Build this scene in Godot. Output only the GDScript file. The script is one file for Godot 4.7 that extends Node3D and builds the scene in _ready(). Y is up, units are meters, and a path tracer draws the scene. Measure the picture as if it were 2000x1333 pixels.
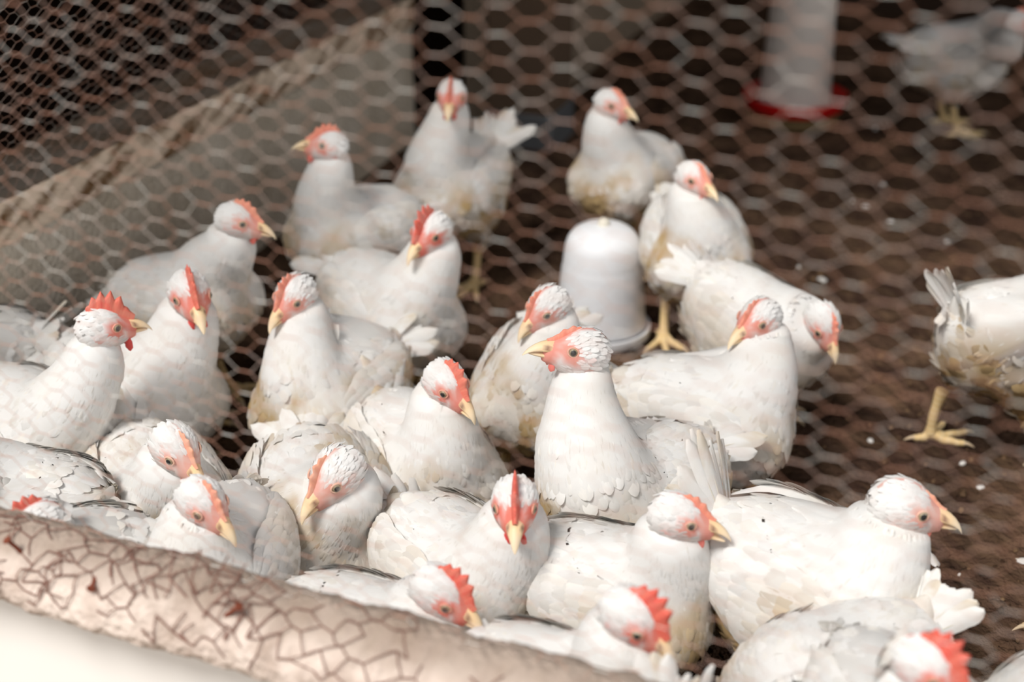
extends Node3D
# A flock of white broiler chickens in a litter pen behind hexagonal wire netting.
# Axes: the pen's left wall runs along -z, its front wall along x; y is up, metres.

var rng := RandomNumberGenerator.new()
var noise := FastNoiseLite.new()
var fine := FastNoiseLite.new()
var names := {}
var M := {}
var feather_mesh: ArrayMesh
var quill_meshes: Array = []

const SEG := 30
const PEN_LEFT := -1.30
const PEN_FRONT := -0.79
const NET_Z := -0.775
const FAR_Z := -4.15


func _ready() -> void:
	rng.seed = 4711
	noise.seed = 11
	noise.frequency = 1.0
	noise.fractal_octaves = 4
	fine.seed = 5
	fine.frequency = 1.0
	fine.fractal_octaves = 2
	make_view_and_light()
	make_materials()
	make_shell()
	make_netting()
	make_drinkers()
	make_floor_bits()
	make_wall_bits()
	make_flock()


# ------------------------------------------------------------------ camera, sky, exposure

func make_view_and_light() -> void:
	var cam := Camera3D.new()
	cam.name = "camera"
	add_child(cam)
	cam.position = Vector3(0, 1.0, 0)
	cam.rotation = Vector3(deg_to_rad(-27.0), deg_to_rad(22.3), 0)
	cam.near = 0.02
	cam.far = 60.0
	cam.fov = rad_to_deg(2.0 * atan(666.5 / 2761.0))
	var lens := CameraAttributesPhysical.new()
	lens.frustum_focal_length = 24.0 * 2761.0 / 1333.0
	lens.frustum_focus_distance = 1.49
	lens.frustum_near = 0.02
	lens.frustum_far = 60.0
	lens.exposure_aperture = 2.8
	cam.attributes = lens
	cam.current = true
	var sky_look := ProceduralSkyMaterial.new()
	sky_look.sky_top_color = Color(0.96, 0.97, 1.0)
	sky_look.sky_horizon_color = Color(1.0, 0.985, 0.96)
	sky_look.sky_curve = 0.4
	sky_look.ground_bottom_color = Color(0.62, 0.57, 0.51)
	sky_look.ground_horizon_color = Color(0.75, 0.71, 0.66)
	sky_look.sun_angle_max = 0.0
	var sky := Sky.new()
	sky.sky_material = sky_look
	var e := Environment.new()
	e.background_mode = Environment.BG_SKY
	e.sky = sky
	e.background_energy_multiplier = 0.76
	e.tonemap_mode = Environment.TONE_MAPPER_LINEAR
	e.tonemap_exposure = 1.42
	e.sdfgi_enabled = true
	e.ssao_enabled = true
	e.ssil_enabled = true
	# a hazy sun high in front of the pen, softened by thin cloud
	var sun := DirectionalLight3D.new()
	sun.name = "hazy_sun"
	sun.light_color = Color(1.0, 0.985, 0.965)
	sun.light_energy = 0.78
	sun.light_angular_distance = 18.0
	sun.shadow_enabled = true
	sun.sky_mode = DirectionalLight3D.SKY_MODE_LIGHT_ONLY
	add_child(sun)
	sun.look_at_from_position(Vector3(-0.40, 1.55, 1.0), Vector3.ZERO, Vector3.UP)
	var w := WorldEnvironment.new()
	w.name = "world"
	w.environment = e
	add_child(w)


# ------------------------------------------------------------------ helpers

func numbered(called: String) -> String:
	var n: int = names.get(called, 0)
	names[called] = n + 1
	return called if n == 0 else "%s_%03d" % [called, n]


func lin(r: float, g: float, b: float) -> Color:
	return Color(r / 255.0, g / 255.0, b / 255.0).srgb_to_linear()


func mat(called: String, col: Color, rough := 0.9, vertex := true) -> StandardMaterial3D:
	var m := StandardMaterial3D.new()
	m.resource_name = called
	m.albedo_color = col
	m.roughness = rough
	m.metallic_specular = 0.3
	m.vertex_color_use_as_albedo = vertex
	m.cull_mode = BaseMaterial3D.CULL_DISABLED
	M[called] = m
	return m


func noise_map(freq: float, oct: int, seed_: int, normal := false, size := 512) -> NoiseTexture2D:
	var n := FastNoiseLite.new()
	n.seed = seed_
	n.frequency = freq
	n.fractal_octaves = oct
	var t := NoiseTexture2D.new()
	t.noise = n
	t.width = size
	t.height = size
	t.seamless = true
	t.as_normal_map = normal
	if normal:
		t.bump_strength = 6.0
	return t


func make_materials() -> void:
	var f := mat("feather", Color.WHITE, 0.85)
	f.backlight_enabled = true
	f.backlight = Color(0.5, 0.5, 0.5)
	mat("skin", Color.WHITE, 0.55)
	var comb := mat("comb", Color.WHITE, 0.5)
	comb.backlight_enabled = true
	comb.backlight = Color(0.3, 0.3, 0.3)
	mat("beak", Color.WHITE, 0.35)
	var eye := mat("eye", Color.WHITE, 0.08)
	eye.clearcoat_enabled = true
	mat("shank", Color.WHITE, 0.5)
	var soil := mat("soil", Color.WHITE, 0.9)
	soil.metallic_specular = 0.2
	soil.heightmap_enabled = true
	soil.heightmap_texture = noise_map(0.03, 5, 3)
	soil.heightmap_scale = 0.8
	soil.uv1_triplanar = true
	soil.uv1_world_triplanar = true
	soil.uv1_scale = Vector3(4, 4, 4)
	var conc := mat("concrete", Color.WHITE, 0.92)
	conc.heightmap_enabled = true
	conc.heightmap_texture = noise_map(0.05, 5, 9)
	conc.heightmap_scale = 0.4
	conc.uv1_triplanar = true
	conc.uv1_world_triplanar = true
	conc.uv1_scale = Vector3(3, 3, 3)
	mat("timber", Color.WHITE, 0.9)
	mat("plain", Color.WHITE, 0.9)
	var wire := mat("wire", Color.WHITE, 0.55)
	wire.metallic = 0.15
	mat("rust", Color.WHITE, 0.8)
	var pl := mat("plastic", Color.WHITE, 0.35)
	pl.metallic_specular = 0.5
	pl.backlight_enabled = true
	pl.backlight = Color(0.5, 0.5, 0.5)
	var rp := mat("tray_plastic", Color.WHITE, 0.3)
	rp.metallic_specular = 0.5
	var metal := mat("sheet_metal", Color.WHITE, 0.45)
	metal.metallic = 0.6


func arr_mesh(v: PackedVector3Array, idx: PackedInt32Array, col: PackedColorArray, flat := false) -> ArrayMesh:
	var n := PackedVector3Array()
	if flat:
		var v2 := PackedVector3Array()
		var c2 := PackedColorArray()
		for k in range(0, idx.size(), 3):
			var a := v[idx[k]]
			var b := v[idx[k + 1]]
			var c := v[idx[k + 2]]
			var q := (c - a).cross(b - a).normalized()
			for m in 3:
				v2.append(v[idx[k + m]])
				c2.append(col[idx[k + m]])
				n.append(q)
		v = v2
		col = c2
		idx = PackedInt32Array(range(v.size()))
	else:
		n.resize(v.size())
		n.fill(Vector3.ZERO)
		for k in range(0, idx.size(), 3):
			var ia := idx[k]
			var ib := idx[k + 1]
			var ic := idx[k + 2]
			var q := (v[ic] - v[ia]).cross(v[ib] - v[ia])
			n[ia] += q
			n[ib] += q
			n[ic] += q
		for k in n.size():
			n[k] = n[k].normalized() if n[k].length_squared() > 0.0 else Vector3.UP
	var a := []
	a.resize(Mesh.ARRAY_MAX)
	a[Mesh.ARRAY_VERTEX] = v
	a[Mesh.ARRAY_NORMAL] = n
	a[Mesh.ARRAY_COLOR] = col
	a[Mesh.ARRAY_INDEX] = idx
	var m := ArrayMesh.new()
	m.add_surface_from_arrays(Mesh.PRIMITIVE_TRIANGLES, a)
	return m


# a growing mesh: pieces are appended, then committed as one
class Shape:
	var v := PackedVector3Array()
	var c := PackedColorArray()
	var i := PackedInt32Array()

	func grid(p: PackedVector3Array, cols: PackedColorArray, rows: int, n: int, closed: bool) -> void:
		var o := v.size()
		v.append_array(p)
		c.append_array(cols)
		var m := n if closed else n - 1
		for a in rows - 1:
			for b in m:
				var b2 := (b + 1) % n
				var q := o + a * n + b
				var r := o + a * n + b2
				i.append_array(PackedInt32Array([q, q + n, r, r, q + n, r + n]))

	# a round tube through points, with a radius for each
	func tube(pts: Array, radii: Array, sides: int, cols: Array, squash := 1.0) -> void:
		var p := PackedVector3Array()
		var k := PackedColorArray()
		var up := Vector3.UP
		for a in pts.size():
			var t: Vector3 = (pts[mini(a + 1, pts.size() - 1)] - pts[maxi(a - 1, 0)]).normalized()
			if absf(t.dot(up)) > 0.9:
				up = Vector3.RIGHT if absf(t.x) < 0.9 else Vector3.BACK
			var x := up.cross(t).normalized()
			var y := t.cross(x)
			up = y
			for b in sides:
				var w := TAU * b / sides
				p.append(pts[a] + (x * cos(w) + y * sin(w) * squash) * radii[a])
				k.append(cols[a] if cols.size() > 1 else cols[0])
		grid(p, k, pts.size(), sides, true)
		cap(p, k, 0, sides)
		cap(p, k, (pts.size() - 1) * sides, sides)

	func cap(p: PackedVector3Array, k: PackedColorArray, from: int, sides: int) -> void:
		var o := v.size()
		var mid := Vector3.ZERO
		for b in sides:
			v.append(p[from + b])
			c.append(k[from + b])
			mid += p[from + b]
		v.append(mid / sides)
		c.append(k[from])
		for b in sides:
			if from == 0:
				i.append_array(PackedInt32Array([o + sides, o + b, o + (b + 1) % sides]))
			else:
				i.append_array(PackedInt32Array([o + sides, o + (b + 1) % sides, o + b]))

	func box(lo: Vector3, hi: Vector3, col: Color, bevel := 0.004) -> void:
		# a box whose edges are chamfered
		var mid := (lo + hi) / 2.0
		var h := (hi - lo) / 2.0
		bevel = minf(bevel, minf(h.x, minf(h.y, h.z)) * 0.5)
		for ax in 3:
			for s in [-1.0, 1.0]:
				var nrm := Vector3.ZERO
				nrm[ax] = s
				var u := Vector3.ZERO
				u[(ax + 1) % 3] = 1.0
				var w := nrm.cross(u)
				var o := v.size()
				for q in [[-1, -1], [1, -1], [1, 1], [-1, 1]]:
					var d: Vector3 = u * q[0] * (h[(ax + 1) % 3] - bevel) + w * q[1] * (absf(w.dot(h)) - bevel)
					v.append(mid + nrm * h[ax] + d)
					c.append(col)
				i.append_array(PackedInt32Array([o, o + 2, o + 1, o, o + 3, o + 2]))
		# chamfers: along every edge
		for ax in 3:
			var b1 := (ax + 1) % 3
			var b2 := (ax + 2) % 3
			for s1 in [-1.0, 1.0]:
				for s2 in [-1.0, 1.0]:
					var o := v.size()
					for t in [-1.0, 1.0]:
						for which in 2:
							var p := Vector3.ZERO
							p[ax] = t * (h[ax] - bevel)
							p[b1] = s1 * (h[b1] - (bevel if which == 0 else 0.0))
							p[b2] = s2 * (h[b2] - (0.0 if which == 0 else bevel))
							v.append(mid + p)
							c.append(col)
					if s1 * s2 > 0:
						i.append_array(PackedInt32Array([o, o + 2, o + 1, o + 1, o + 2, o + 3]))
					else:
						i.append_array(PackedInt32Array([o, o + 1, o + 2, o + 1, o + 3, o + 2]))
		for s1 in [-1.0, 1.0]:
			for s2 in [-1.0, 1.0]:
				for s3 in [-1.0, 1.0]:
					var o := v.size()
					var s := Vector3(s1, s2, s3)
					for ax in 3:
						var p := (h - Vector3.ONE * bevel) * s
						p[ax] = h[ax] * s[ax]
						v.append(mid + p)
						c.append(col)
					if s1 * s2 * s3 > 0:
						i.append_array(PackedInt32Array([o, o + 2, o + 1]))
					else:
						i.append_array(PackedInt32Array([o, o + 1, o + 2]))


func put(called: String, s: Shape, m: Material, parent: Node = null, flat := false) -> MeshInstance3D:
	return put_mesh(called, arr_mesh(s.v, s.i, s.c, flat), m, parent)


func put_mesh(called: String, mesh: Mesh, m: Material, parent: Node = null) -> MeshInstance3D:
	var o := MeshInstance3D.new()
	o.mesh = mesh
	o.material_override = m
	if parent == null:
		o.name = numbered(called)
		add_child(o)
	else:
		o.name = called
		parent.add_child(o, true)
	return o


func thing(called: String, label: String, category: String, at: Vector3, group := "") -> Node3D:
	var o := Node3D.new()
	o.name = numbered(called)
	o.position = at
	add_child(o)
	return tag(o, label, category, group)


func tag(o: Node3D, label: String, category: String, group := "") -> Node3D:
	o.set_meta("label", label)
	o.set_meta("category", category)
	if group:
		o.set_meta("group", group)
	return o


func structure(o: Node3D, label: String, category: String) -> Node3D:
	o.set_meta("kind", "structure")
	return tag(o, label, category)


func stuff(o: Node3D) -> void:
	o.set_meta("kind", "stuff")


func copies(called: String, mesh: Mesh, m: Material, where: Array, cols: PackedColorArray, parent: Node) -> MultiMeshInstance3D:
	var mm := MultiMesh.new()
	mm.transform_format = MultiMesh.TRANSFORM_3D
	mm.use_colors = true
	mm.mesh = mesh
	mm.instance_count = where.size()
	for k in where.size():
		mm.set_instance_transform(k, where[k])
		mm.set_instance_color(k, cols[k])
	var o := MultiMeshInstance3D.new()
	o.name = called
	o.multimesh = mm
	o.material_override = m
	parent.add_child(o, true)
	stuff(o)
	return o


func n3(p: Vector3, f: float) -> float:
	return noise.get_noise_3d(p.x * f, p.y * f, p.z * f)


# ------------------------------------------------------------------ the pen

# a displaced sheet: rows along u, columns along w
func sheet(o: Vector3, u: Vector3, w: Vector3, nu: int, nw: int, shape: Callable, paint: Callable) -> Shape:
	var p := PackedVector3Array()
	var c := PackedColorArray()
	for a in nu + 1:
		for b in nw + 1:
			var q := o + u * (float(a) / nu) + w * (float(b) / nw)
			p.append(shape.call(q))
			c.append(paint.call(q))
	var s := Shape.new()
	s.grid(p, c, nu + 1, nw + 1, false)
	return s


func soil_height(q: Vector3) -> float:
	return 0.007 * n3(q, 9.0) + 0.004 * fine.get_noise_2d(q.x * 40.0, q.z * 40.0) - 0.003


func make_shell() -> void:
	# litter floor: fine in view, coarse round it
	var dark := lin(60, 45, 36)
	var brown := lin(112, 88, 70)
	var s := sheet(Vector3(-1.32, 0, -0.74), Vector3(0, 0, -3.45), Vector3(2.5, 0, 0), 230, 170,
		func(q: Vector3) -> Vector3: return q + Vector3(0, soil_height(q), 0),
		func(q: Vector3) -> Color: return dark.lerp(brown, clampf(0.4 + 0.9 * n3(q, 6.0) + 0.5 * fine.get_noise_2d(q.x * 60.0, q.z * 60.0), 0.0, 1.0)))
	structure(put("floor", s, M.soil), "dark brown trodden litter floor of the chicken pen", "floor")
	s = Shape.new()
	s.box(Vector3(-4.0, -0.2, -4.4), Vector3(3.0, -0.02, -0.72), dark)
	structure(put("ground", s, M.soil), "packed earth under the litter", "ground")
	s = Shape.new()
	s.box(Vector3(-6.0, -0.2, -0.72), Vector3(6.0, -0.01, 6.0), lin(138, 124, 108))
	structure(put("yard", s, M.concrete), "concrete yard in front of the pen", "yard")

	# left wall: concrete below, split timber plank on top
	var grey := lin(214, 204, 188)
	var tan := lin(182, 168, 148)
	s = Shape.new()
	s.box(Vector3(-1.42, -0.05, -2.62), Vector3(PEN_LEFT - 0.006, 0.249, -0.70), grey)
	var face := sheet(Vector3(PEN_LEFT, -0.02, -0.72), Vector3(0, 0, -1.9), Vector3(0, 0.268, 0), 190, 27,
		func(q: Vector3) -> Vector3: return q + Vector3(0.004 * n3(q, 8.0), 0, 0),
		func(q: Vector3) -> Color: return grey.lerp(tan, clampf(0.45 + 0.9 * n3(q, 5.0) + 0.35 * n3(q, 40.0), 0.0, 1.0)))
	s.grid(face.v, face.c, 191, 28, false)
	structure(put("wall_left", s, M.concrete), "low grey concrete wall along the pen's left side", "wall")
	make_plank()

	# front wall and its rough coping
	s = Shape.new()
	s.box(Vector3(-1.42, -0.05, -0.792), Vector3(2.1, 0.26, -0.778), lin(240, 236, 230))
	structure(put("wall_front", s, M.plain), "whitewashed low front wall under the rough coping", "wall")
	make_coping()

	# post and the wall beyond it
	s = Shape.new()
	s.box(Vector3(-1.155, -0.03, -2.81), Vector3(-1.01, 2.7, -2.67), lin(92, 76, 62), 0.008)
	var post := put("timber_post", s, M.timber)
	tag(post, "dark square post at the far end of the left wall", "post")
	s = Shape.new()
	s.box(Vector3(-1.159, -0.02, -2.814), Vector3(-1.006, 0.075, -2.666), lin(130, 134, 138), 0.006)
	put("metal_sleeve", s, M.sheet_metal, post)
	s = Shape.new()
	s.box(Vector3(-1.27, -0.05, FAR_Z), Vector3(-1.13, 0.62, -2.815), lin(150, 134, 116))
	structure(put("wall_left_far", s, M.concrete), "grey concrete wall continuing behind the dark post", "wall")

	# shed: far wall, sides, roof
	var board := lin(58, 46, 38)
	s = Shape.new()
	s.box(Vector3(-4.0, -0.05, -4.3), Vector3(2.2, 2.7, FAR_Z), board)
	structure(put("wall_back", s, M.timber), "dark boarded back wall of the shed", "wall")
	s = Shape.new()
	s.box(Vector3(2.0, -0.05, -4.3), Vector3(2.12, 0.5, -0.7), lin(178, 168, 152))
	structure(put("wall_right", s, M.concrete), "low concrete wall on the pen's open right side", "wall")
	var which := ["far", "middle", "near"]
	for k in 3:
		var z: float = [-4.2, -2.45, -0.75][k]
		s = Shape.new()
		s.box(Vector3(2.02, 0.48, z - 0.05), Vector3(2.10, 2.72, z + 0.05), lin(110, 92, 76))
		structure(put("roof_post", s, M.timber), which[k] + " timber post carrying the roof on the pen's open right side", "post")
	s = Shape.new()
	s.box(Vector3(2.12, -0.2, -6.0), Vector3(8.0, -0.012, -0.72), lin(205, 194, 178))
	structure(put("yard", s, M.concrete), "pale concrete yard beside the pen", "yard")
	s = Shape.new()
	s.box(Vector3(-4.0, -0.05, -4.3), Vector3(-3.9, 2.7, -0.7), board)
	structure(put("wall_side", s, M.timber), "dark boarded wall of the pen next door", "wall")
	s = Shape.new()
	s.box(Vector3(-4.0, -0.05, -0.80), Vector3(-1.42, 2.7, -0.70), board)
	structure(put("wall_front_left", s, M.timber), "boarded front of the dark pen next door", "wall")
	s = Shape.new()
	s.box(Vector3(-4.1, 2.7, -4.35), Vector3(2.2, 2.76, -0.7), lin(120, 112, 104))
	structure(put("ceiling", s, M.timber), "shed roof over the pen", "roof")


func make_plank() -> void:
	var light := lin(226, 206, 184)
	var groove := lin(112, 84, 56)
	var top := lin(150, 138, 124)
	var wob := func(q: Vector3) -> Vector3: return q + Vector3(0.002 * n3(Vector3(q.x, q.y * 2.0, q.z * 0.5), 9.0) + 0.003 * n3(Vector3(q.x, q.y * 3.0, q.z * 0.7), 30.0), 0.003 * n3(q, 5.0), 0)
	var streak := func(q: Vector3) -> Color:
		# the grain runs aslant along the split face
		var g := Vector3(q.x, q.y * 1.6 + q.z * 0.55, q.z * 0.35)
		var k := clampf(0.5 - 1.6 * absf(n3(g, 12.0)) * 2.0 + 0.5, 0.0, 1.0)
		return groove.lerp(light, clampf(k * 1.1 + 0.15 + 0.5 * n3(q, 50.0), 0.0, 1.0))
	var s := sheet(Vector3(PEN_LEFT + 0.006, 0.252, -0.72), Vector3(0, 0, -1.9), Vector3(0, 0.06, 0), 380, 14, wob, streak)
	var t := sheet(Vector3(PEN_LEFT + 0.006, 0.312, -0.72), Vector3(0, 0, -1.9), Vector3(-0.13, 0, 0), 200, 10, wob,
		func(q: Vector3) -> Color: return top.lerp(groove, clampf(0.3 + n3(Vector3(q.x * 2.0, q.y, q.z * 0.3), 14.0), 0.0, 1.0)))
	s.grid(t.v, t.c, 201, 11, false)
	s.box(Vector3(-1.425, 0.25, -2.62), Vector3(PEN_LEFT - 0.004, 0.306, -0.72), groove)
	tag(put("timber_plank", s, M.timber), "weathered split timber plank lying on the left concrete wall", "plank")


const COPING := [Vector2(-0.797, 0.255), Vector2(-0.800, 0.275), Vector2(-0.797, 0.300), Vector2(-0.788, 0.310), Vector2(-0.775, 0.313), Vector2(-0.765, 0.312), Vector2(-0.756, 0.309), Vector2(-0.748, 0.303), Vector2(-0.741, 0.295), Vector2(-0.736, 0.285), Vector2(-0.732, 0.275), Vector2(-0.730, 0.266), Vector2(-0.731, 0.258), Vector2(-0.737, 0.254), Vector2(-0.757, 0.254)]

# a point on the rough coping: x along the wall, k along its section, raised by off
func coping_point(x: float, k: float, off: float) -> Vector3:
	var i := int(k)
	var f: Vector2 = COPING[i].lerp(COPING[mini(i + 1, COPING.size() - 1)], k - i)
	var q := Vector3(x, f.y, f.x)
	var d := 0.006 * n3(q, 7.0) + 0.004 * n3(q, 28.0) + 0.0015 * n3(q, 90.0)
	return q + Vector3(0, f.y - 0.275, f.x + 0.768).normalized() * (d + off)


func make_coping() -> void:
	var pale := lin(214, 198, 186)
	var dirt := lin(140, 116, 100)
	var grime := lin(134, 118, 104)
	var p := PackedVector3Array()
	var c := PackedColorArray()
	var rows := 640
	for a in rows + 1:
		var x := lerpf(-1.44, 0.75, float(a) / rows)
		for k in COPING.size():
			var q := Vector3(x, COPING[k].y, COPING[k].x)
			p.append(coping_point(x, k, 0.0))
			var st := clampf(0.25 + 1.1 * n3(q, 14.0) + 0.7 * n3(q, 45.0), 0.0, 1.0)
			var on_top := smoothstep(0.285, 0.312, q.y)
			c.append(pale.lerp(dirt, st * 0.65).lerp(grime, on_top * 0.75))
	var s := Shape.new()
	s.grid(p, c, rows + 1, COPING.size(), true)
	tag(put("wall_coping", s, M.concrete), "rough mortar coping on the front wall with wire stuck in it", "coping")


# ------------------------------------------------------------------ wire netting

# hexagonal netting: twisted pairs lie level, single strands run aslant between them
func netting(at: Callable, cols: int, rows: int, helix: bool) -> Shape:
	var s := Shape.new()
	var cx := 0.0205
	var cy := 0.017
	var t := 0.0105
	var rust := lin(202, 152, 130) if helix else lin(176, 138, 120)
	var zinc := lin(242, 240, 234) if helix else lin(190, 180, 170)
	var shift := func(i: int, j: int, e: int) -> Vector2:
		var h := Vector3(i * 1.3 + e * 0.37, j * 1.7, 3.0)
		return Vector2(i * cx + (e - 0.5) * t, (j + (0.5 if i % 2 else 0.0)) * cy) + Vector2(noise.get_noise_3dv(h * 0.35), noise.get_noise_3dv(h * 0.35 + Vector3(40, 0, 0))) * 0.004
	for i in cols:
		for j in rows:
			var a2: Vector2 = shift.call(i, j, 0)
			var b2: Vector2 = shift.call(i, j, 1)
			var a: Vector3 = at.call(a2)
			var b: Vector3 = at.call(b2)
			var z := clampf(0.28 + 2.2 * noise.get_noise_3d(i * 0.55, j * 0.55, 9.0) + rng.randf_range(-0.25, 0.25), 0.0, 1.0)
			var col := rust.lerp(zinc, z)
			if helix:
				for w in 2:
					var pts := []
					var side := (b - a).normalized().cross(Vector3(0.2, 0.3, 0.93)).normalized()
					var up := side.cross((b - a).normalized())
					for k in 5:
						var ph := PI * w + k * 1.9
						pts.append(a.lerp(b, k / 4.0) + (side * cos(ph) + up * sin(ph)) * 0.00032)
					wire(s, pts, 0.00027, col)
			else:
				wire(s, [a, b], 0.00045, col)
			# two strands from the right end to the next column, half a cell up and down
			if i + 1 < cols:
				for d in 2:
					var jj: int = j + (d if i % 2 else d - 1)
					if jj >= 0 and jj < rows:
						var c2: Vector2 = shift.call(i + 1, jj, 0)
						var c3: Vector3 = at.call(c2)
						var z2 := clampf(0.2 + 1.8 * noise.get_noise_3d(i * 0.5, jj * 0.5, 29.0), 0.0, 1.0)
						wire(s, [b, c3], 0.00027, rust.lerp(zinc, z2))
	return s


func wire(s: Shape, pts: Array, r: float, col: Color) -> void:
	var o := s.v.size()
	var n := pts.size()
	for a in n:
		var t: Vector3 = (pts[mini(a + 1, n - 1)] - pts[maxi(a - 1, 0)]).normalized()
		var x := t.cross(Vector3(0.21, 0.33, 0.92)).normalized()
		var y := t.cross(x)
		s.v.append(pts[a] + x * r)
		s.v.append(pts[a] + (y * 0.87 - x * 0.5) * r)
		s.v.append(pts[a] - (y * 0.87 + x * 0.5) * r)
		for k in 3:
			s.c.append(col)
	for a in n - 1:
		for k in 3:
			var q := o + a * 3 + k
			var r2 := o + a * 3 + (k + 1) % 3
			s.i.append_array(PackedInt32Array([q, r2, q + 3, r2, r2 + 3, q + 3]))


func make_netting() -> void:
	var front := func(q: Vector2) -> Vector3:
		var x := -1.29 + q.x
		var y := 0.312 + q.y
		return Vector3(x, y, NET_Z + 0.012 * n3(Vector3(x, y, 0), 2.2))
	var o := put("wire_netting", netting(front, 90, 57, true), M.wire)
	tag(o, "rusty hexagonal wire netting standing on the front wall, close before the flock", "netting")
	var side := func(q: Vector2) -> Vector3:
		var y := 0.312 + q.y
		var z := -0.80 - q.x
		return Vector3(PEN_LEFT + 0.004 + 0.10 * smoothstep(0.0, 0.35, q.y) + 0.015 * n3(Vector3(0, y, z), 2.0), y, z)
	o = put("wire_netting", netting(side, 90, 48, false), M.wire)
	tag(o, "rusty hexagonal wire netting above the timber plank on the left wall", "netting")
	var s := Shape.new()
	s.box(Vector3(-1.42, 1.27, -0.80), Vector3(2.1, 1.33, -0.765), lin(150, 125, 100))
	tag(put("timber_rail", s, M.timber), "timber rail that carries the top of the front netting", "rail")
	s = Shape.new()
	s.box(Vector3(-1.24, 1.11, -2.67), Vector3(-1.19, 1.16, -0.80), lin(120, 100, 80))
	tag(put("timber_rail", s, M.timber), "timber rail that carries the top of the left netting", "rail")


# ------------------------------------------------------------------ drinkers

func lathe(s: Shape, prof: Array, col: Color, n := 40) -> void:
	var p := PackedVector3Array()
	var c := PackedColorArray()
	for q in prof:
		for b in n:
			var w := TAU * b / n
			p.append(Vector3(cos(w) * q[0], q[1], sin(w) * q[0]))
			c.append(col)
	s.grid(p, c, prof.size(), n, true)


func make_drinkers() -> void:
	var milk := lin(244, 245, 247)
	var d := thing("drinker", "white domed plastic drinker standing among the chickens", "drinker", Vector3(-0.627, 0.0, -1.895))
	var s := Shape.new()
	lathe(s, [[0.070, 0.02], [0.0705, 0.022], [0.070, 0.03], [0.0625, 0.115], [0.061, 0.12], [0.0605, 0.126], [0.058, 0.15], [0.054, 0.162], [0.047, 0.172], [0.036, 0.179], [0.02, 0.183], [0.0, 0.184]], milk)
	put("jar", s, M.plastic, d)
	s = Shape.new()
	lathe(s, [[0.0, 0.0], [0.074, 0.0], [0.078, 0.004], [0.079, 0.018], [0.077, 0.020], [0.074, 0.018], [0.072, 0.008], [0.0, 0.01]], milk)
	put("tray", s, M.plastic, d)
	s = Shape.new()
	lathe(s, [[0.0085, 0.181], [0.009, 0.186], [0.0075, 0.192], [0.004, 0.194], [0.0, 0.194]], lin(240, 236, 220), 20)
	put("cap", s, M.plastic, d)
	d = thing("drinker", "tall white drinker with a red tray, alone on the far litter", "drinker", Vector3(-0.577, 0.0, -3.07))
	var base := 0.03
	s = Shape.new()
	lathe(s, [[0.0, 0.0], [0.09, 0.0], [0.1, 0.004], [0.102, base - 0.004], [0.098, base], [0.0, base]], lin(110, 90, 62), 36)
	put("stand", s, M.concrete, d)
	s = Shape.new()
	lathe(s, [[0.0, base], [0.100, base], [0.110, base + 0.006], [0.117, base + 0.030], [0.1165, base + 0.034], [0.113, base + 0.033], [0.104, base + 0.010], [0.09, base + 0.006], [0.0, base + 0.006]], lin(196, 26, 24), 48)
	put("tray", s, M.tray_plastic, d)
	s = Shape.new()
	lathe(s, [[0.080, base + 0.008], [0.0805, base + 0.02], [0.079, base + 0.03], [0.0685, base + 0.27], [0.066, base + 0.285], [0.058, base + 0.296], [0.03, base + 0.302], [0.0, base + 0.303]], lin(216, 208, 200), 48)
	put("jar", s, M.plastic, d)


# ------------------------------------------------------------------ small things

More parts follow.
